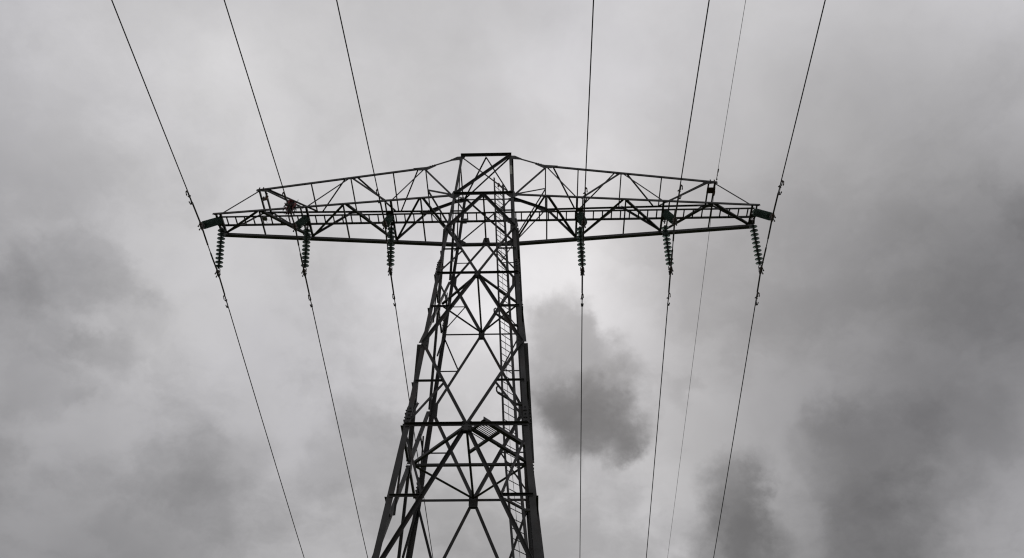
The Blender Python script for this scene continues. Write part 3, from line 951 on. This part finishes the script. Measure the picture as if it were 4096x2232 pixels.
# vibration dampers -----------------------------------------------------------------
def damper():
    root = empty('vibration_damper', (0, 0, 0))
    m = MB()
    m.tube([V(0, -0.22, -0.055), V(0, 0.22, -0.055)], 0.008, 8)
    m.build('messenger_cable', M_WIRE, root)
    c = MB()
    c.tube([V(0, 0, 0.026), V(0.0, 0, -0.01), V(0, 0, -0.062)], [0.034, 0.034, 0.022], 10)
    c.bolt(V(-0.03, 0, -0.005), V(-1, 0, 0), 0.02, 0.03)
    c.build('clamp', M_FIT, root)
    for sy in (-1, 1):
        w = MB()
        # U-shaped weight: closed outer end, tines folded back towards the clamp
        w.tube([V(0, sy * 0.215, -0.05), V(0, sy * 0.25, -0.055), V(0, sy * 0.262, -0.085)], [0.024, 0.032, 0.024], 10)
        for sx in (-1, 1):
            w.tube([V(sx * 0.008, sy * 0.258, -0.075), V(sx * 0.022, sy * 0.25, -0.10), V(sx * 0.028, sy * 0.20, -0.112), V(sx * 0.03, sy * 0.15, -0.118), V(sx * 0.03, sy * 0.12, -0.12)], [0.022, 0.02, 0.014, 0.020, 0.016], 8)
        w.build('weight', M_FIT, root)
    return root
first_d = None
for pi_, ph in enumerate(PHASES):
    for sy in (-1, 1):
        yc = ph[2]
        y = sy * (yc + (1.235 if sy < 0 else 1.17))
        if first_d is None:
            first_d = damper(); d_ = first_d
        else:
            d_ = copy_tree(first_d)
        p = wire_pt(ph, y)
        ta = wire_pt(ph, y + 0.1) - wire_pt(ph, y - 0.1)
        d_.location = WU(p)
        d_.rotation_euler = (math.atan2(ta.z, ta.y), math.radians(random.uniform(-14, 14)), 0)
        tag(d_, 'hooked vibration damper %s the crossarm on the conductor %s' % ('above' if sy < 0 else 'below', ph[0]),
            'damper', 'vibration dampers clamped on the conductors')

# earth wire -------------------------------------------------------------------------
EW = V(8.286, -0.10, ZE - 0.08)
def ew(y):
    d = y - EW.y
    if d < 0: return V(EW.x + 0.009 * d, y, EW.z + 0.043 * d + 0.0004 * d * d)
    return V(EW.x + 0.013 * d, y, EW.z - 0.0665 * d + 0.0004 * d * d)
e = MB()
e.tube([ew(y) for y in (-150, -110, -80, -60, -45, -35, -25, -18, -12, -8, -5, -3, -2, -1, -0.5, -0.1, 0.5, 1, 2, 4, 7, 11, 16, 22, 30, 45, 60, 80, 110, 150)], 0.0072, 6)
eo = e.build('earth_wire', M_WIRE, None, True, origin=EW)
eo.location = WU(EW)
tag(eo, 'thin earth wire held at the end of the right top chord', 'earth wire')
dm = empty('vibration_damper', WU(ew(-0.93)))
tag(dm, 'small vibration damper on the thin earth wire just above the right top chord', 'damper')
m = MB(); m.tube([V(0, -0.2, -0.04), V(0, 0.2, -0.04)], 0.007, 6); m.build('messenger_cable', M_WIRE, dm)
m = MB(); m.tube([V(0, 0.05, 0.014), V(0, 0.05, -0.05)], 0.016, 8); m.build('clamp', M_FIT, dm)
for ya, yb, r in ((-0.24, -0.08, 0.024), (0.17, 0.22, 0.028)):
    m = MB(); m.tube([V(0, ya, -0.045), V(0, ya + 0.015, -0.045), V(0, yb - 0.015, -0.045), V(0, yb, -0.045)], [r * .6, r, r, r * .6], 8); m.build('weight', M_FIT, dm)
cl = empty('earth_wire_clamp', WU(EW))
tag(cl, 'rusty suspension clamp holding the thin earth wire under the end of the right top chord', 'clamp')
m = MB()
m.tube([V(0, -0.12, -0.01), V(0, -0.05, 0.0), V(0, 0.05, 0.0), V(0, 0.12, -0.01)], [0.02, 0.034, 0.034, 0.02], 10)
m.build('boat', M_RUSTY, cl)
m = MB(); m.tube([V(0, 0, 0.02), V(-0.04, 0, 0.10), V(-0.06, 0, 0.13)], 0.014, 6); m.build('link', M_RUSTY, cl)

# bracket without a wire on the left ----------------------------------------------------
hb = V(-8.02, -0.33, zt_(8.05) - 0.03)
h = empty('empty_wire_clamp', WU(hb))
tag(h, 'rusty brown wire clamp hanging empty at the end of the left top chord', 'clamp')
m = MB(); m.tube([V(0, 0, 0.03), V(0.01, 0.0, -0.10), V(0.01, 0.01, -0.18)], [0.03, 0.026, 0.03], 8); m.build('link', M_FIT, h)
m = MB()
m.plate(V(0.02, 0.02, -0.15), [(-0.05, 0.04), (0.06, 0.05), (0.05, -0.18), (0.0, -0.22), (-0.03, -0.12)], V(0.9, 0.3, 0).normalized(), V(0, 0, 1), V(-0.3, 0.9, 0).normalized(), 0.05, -0.025)
m.build('cheek_plate', M_RUSTY, h)
m = MB(); m.tube([V(-0.10, 0.06, -0.10), V(-0.09, 0.07, -0.2), V(-0.05, 0.08, -0.30)], [0.03, 0.055, 0.03], 8); m.build('weight', M_FIT, h)

# red tangle -----------------------------------------------------------------------------
rt = V(-6.74, -0.66, 0.19)
tg = empty('plastic_tangle', WU(rt))
tag(tg, 'tangle of torn red and dark plastic caught on the left crossarm brace', 'debris')
rnd = random.Random(21)
def ribbon(mb, p0, length, width, down, jag=0.03, steps=12):
    p = Vector(p0)
    d = Vector(down).normalized()
    side = V(rnd.uniform(-1, 1), rnd.uniform(-1, 1), rnd.uniform(-.3, .3)).normalized()
    L, Rr = [], []
    for i in range(steps + 1):
        f = i / steps
        w = width * (0.55 + 0.6 * rnd.random()) * (1.0 if f < 0.8 else (1.05 - f) * 4)
        side = (side + V(rnd.uniform(-.5, .5), rnd.uniform(-.5, .5), rnd.uniform(-.3, .3))).normalized()
        L.append(p - side * w / 2)
        Rr.append(p + side * w / 2)
        p = p + d * (length / steps) + V(rnd.uniform(-1, 1), rnd.uniform(-1, 1), rnd.uniform(-.5, .5)) * jag
    th = V(0.004, 0.006, 0.003)
    vs = L + Rr + [x + th for x in L] + [x + th for x in Rr]
    n = steps + 1
    fs = []
    for i in range(steps):
        fs += [(i, i + 1, n + i + 1, n + i), (2 * n + i, 3 * n + i, 3 * n + i + 1, 2 * n + i + 1),
               (i, 2 * n + i, 2 * n + i + 1, i + 1), (n + i, n + i + 1, 3 * n + i + 1, 3 * n + i)]
    fs += [(0, n, 3 * n, 2 * n), (n - 1, 3 * n - 1, 4 * n - 1, 2 * n - 1)]
    mb.add(vs, fs)
BD = (V(-6.65, 0, 0.13) - V(-6.91, 0, 0.433)).normalized()     # along the brace
m = MB()
for k in range(9):
    ribbon(m, V(-0.15, -0.02, 0.19) + V(rnd.uniform(-.02, .03), rnd.uniform(-.05, .03), rnd.uniform(-.05, .04)), 0.40, 0.09, BD, 0.014, 9)
m.build('red_sheet', M_RED, tg)
m = MB()
for k in range(5):
    ribbon(m, V(-0.15, 0.02, 0.10) + V(rnd.uniform(-.03, .03), rnd.uniform(-.03, .03), rnd.uniform(-.04, .02)), 0.36, 0.09, BD, 0.014, 9)
m.build('grey_backing', M_GREYRAG, tg)
m = MB()
for k in range(20):
    ribbon(m, V(rnd.uniform(-.16, .12), rnd.uniform(-.10, .06), rnd.uniform(-.05, .05)), rnd.uniform(0.35, 0.85), rnd.uniform(0.03, 0.07), V(rnd.uniform(-.02, .16), rnd.uniform(-.12, .12), -1), 0.022, 16)
m.build('dark_strips', M_DARKRAG, tg)
for k in range(9):
    m = MB()
    ribbon(m, V(rnd.uniform(-.12, .16), rnd.uniform(-.16, -.06), rnd.uniform(-.28, .0)), rnd.uniform(0.4, 0.7), rnd.uniform(0.05, 0.09), V(rnd.uniform(-.05, .2), rnd.uniform(-.1, .1), -1), 0.028, 12)
    m.build('red_strip', M_RED, tg)
m = MB()
for k in range(16):
    p = V(rnd.uniform(-.08, .2), rnd.uniform(-.12, .08), rnd.uniform(-.8, .2))
    pts = [p]
    dd = V(rnd.uniform(-1, 1), rnd.uniform(-1, 1), rnd.uniform(-1.2, .6))
    for i in range(4):
        dd = dd + V(rnd.uniform(-.6, .6), rnd.uniform(-.6, .6), rnd.uniform(-.7, .4))
        pts.append(pts[-1] + dd.normalized() * 0.045)
    m.tube(pts, [0.007, 0.006, 0.006, 0.005, 0.003], 5)
m.build('loose_strings', M_DARKRAG, tg)

# round fitting under the walkway -------------------------------------------------------
rc = V(-7.775, -0.20, -0.02)
rf = empty('round_fitting', WU(rc))
tag(rf, 'round dark grey disc-shaped fitting hanging beside the walkway near the left tip', 'fitting')
m = MB(); m.lathe([(0.001, 0.045), (0.05, 0.04), (0.078, 0.02), (0.086, -0.01), (0.082, -0.03), (0.066, -0.035), (0.06, -0.022), (0.001, -0.022)], 28); m.build('housing', M_DISC, rf, True)
m = MB(); m.tube([V(0, 0, 0.04), V(0.03, 0.01, 0.10), V(0.05, 0.015, 0.15)], 0.012, 8); m.build('bracket', M_FIT, rf)
m = MB()
m.tube([V(0.0, 0.27, 0.12), V(-0.03, 0.24, 0.13), V(-0.03, 0.20, 0.15), V(0.02, 0.17, 0.16), V(0.08, 0.16, 0.13), V(0.12, 0.15, 0.12), V(0.17, 0.155, 0.13), V(0.20, 0.16, 0.13)], 0.006, 6)
m.build('curled_cable', M_FIT, rf)
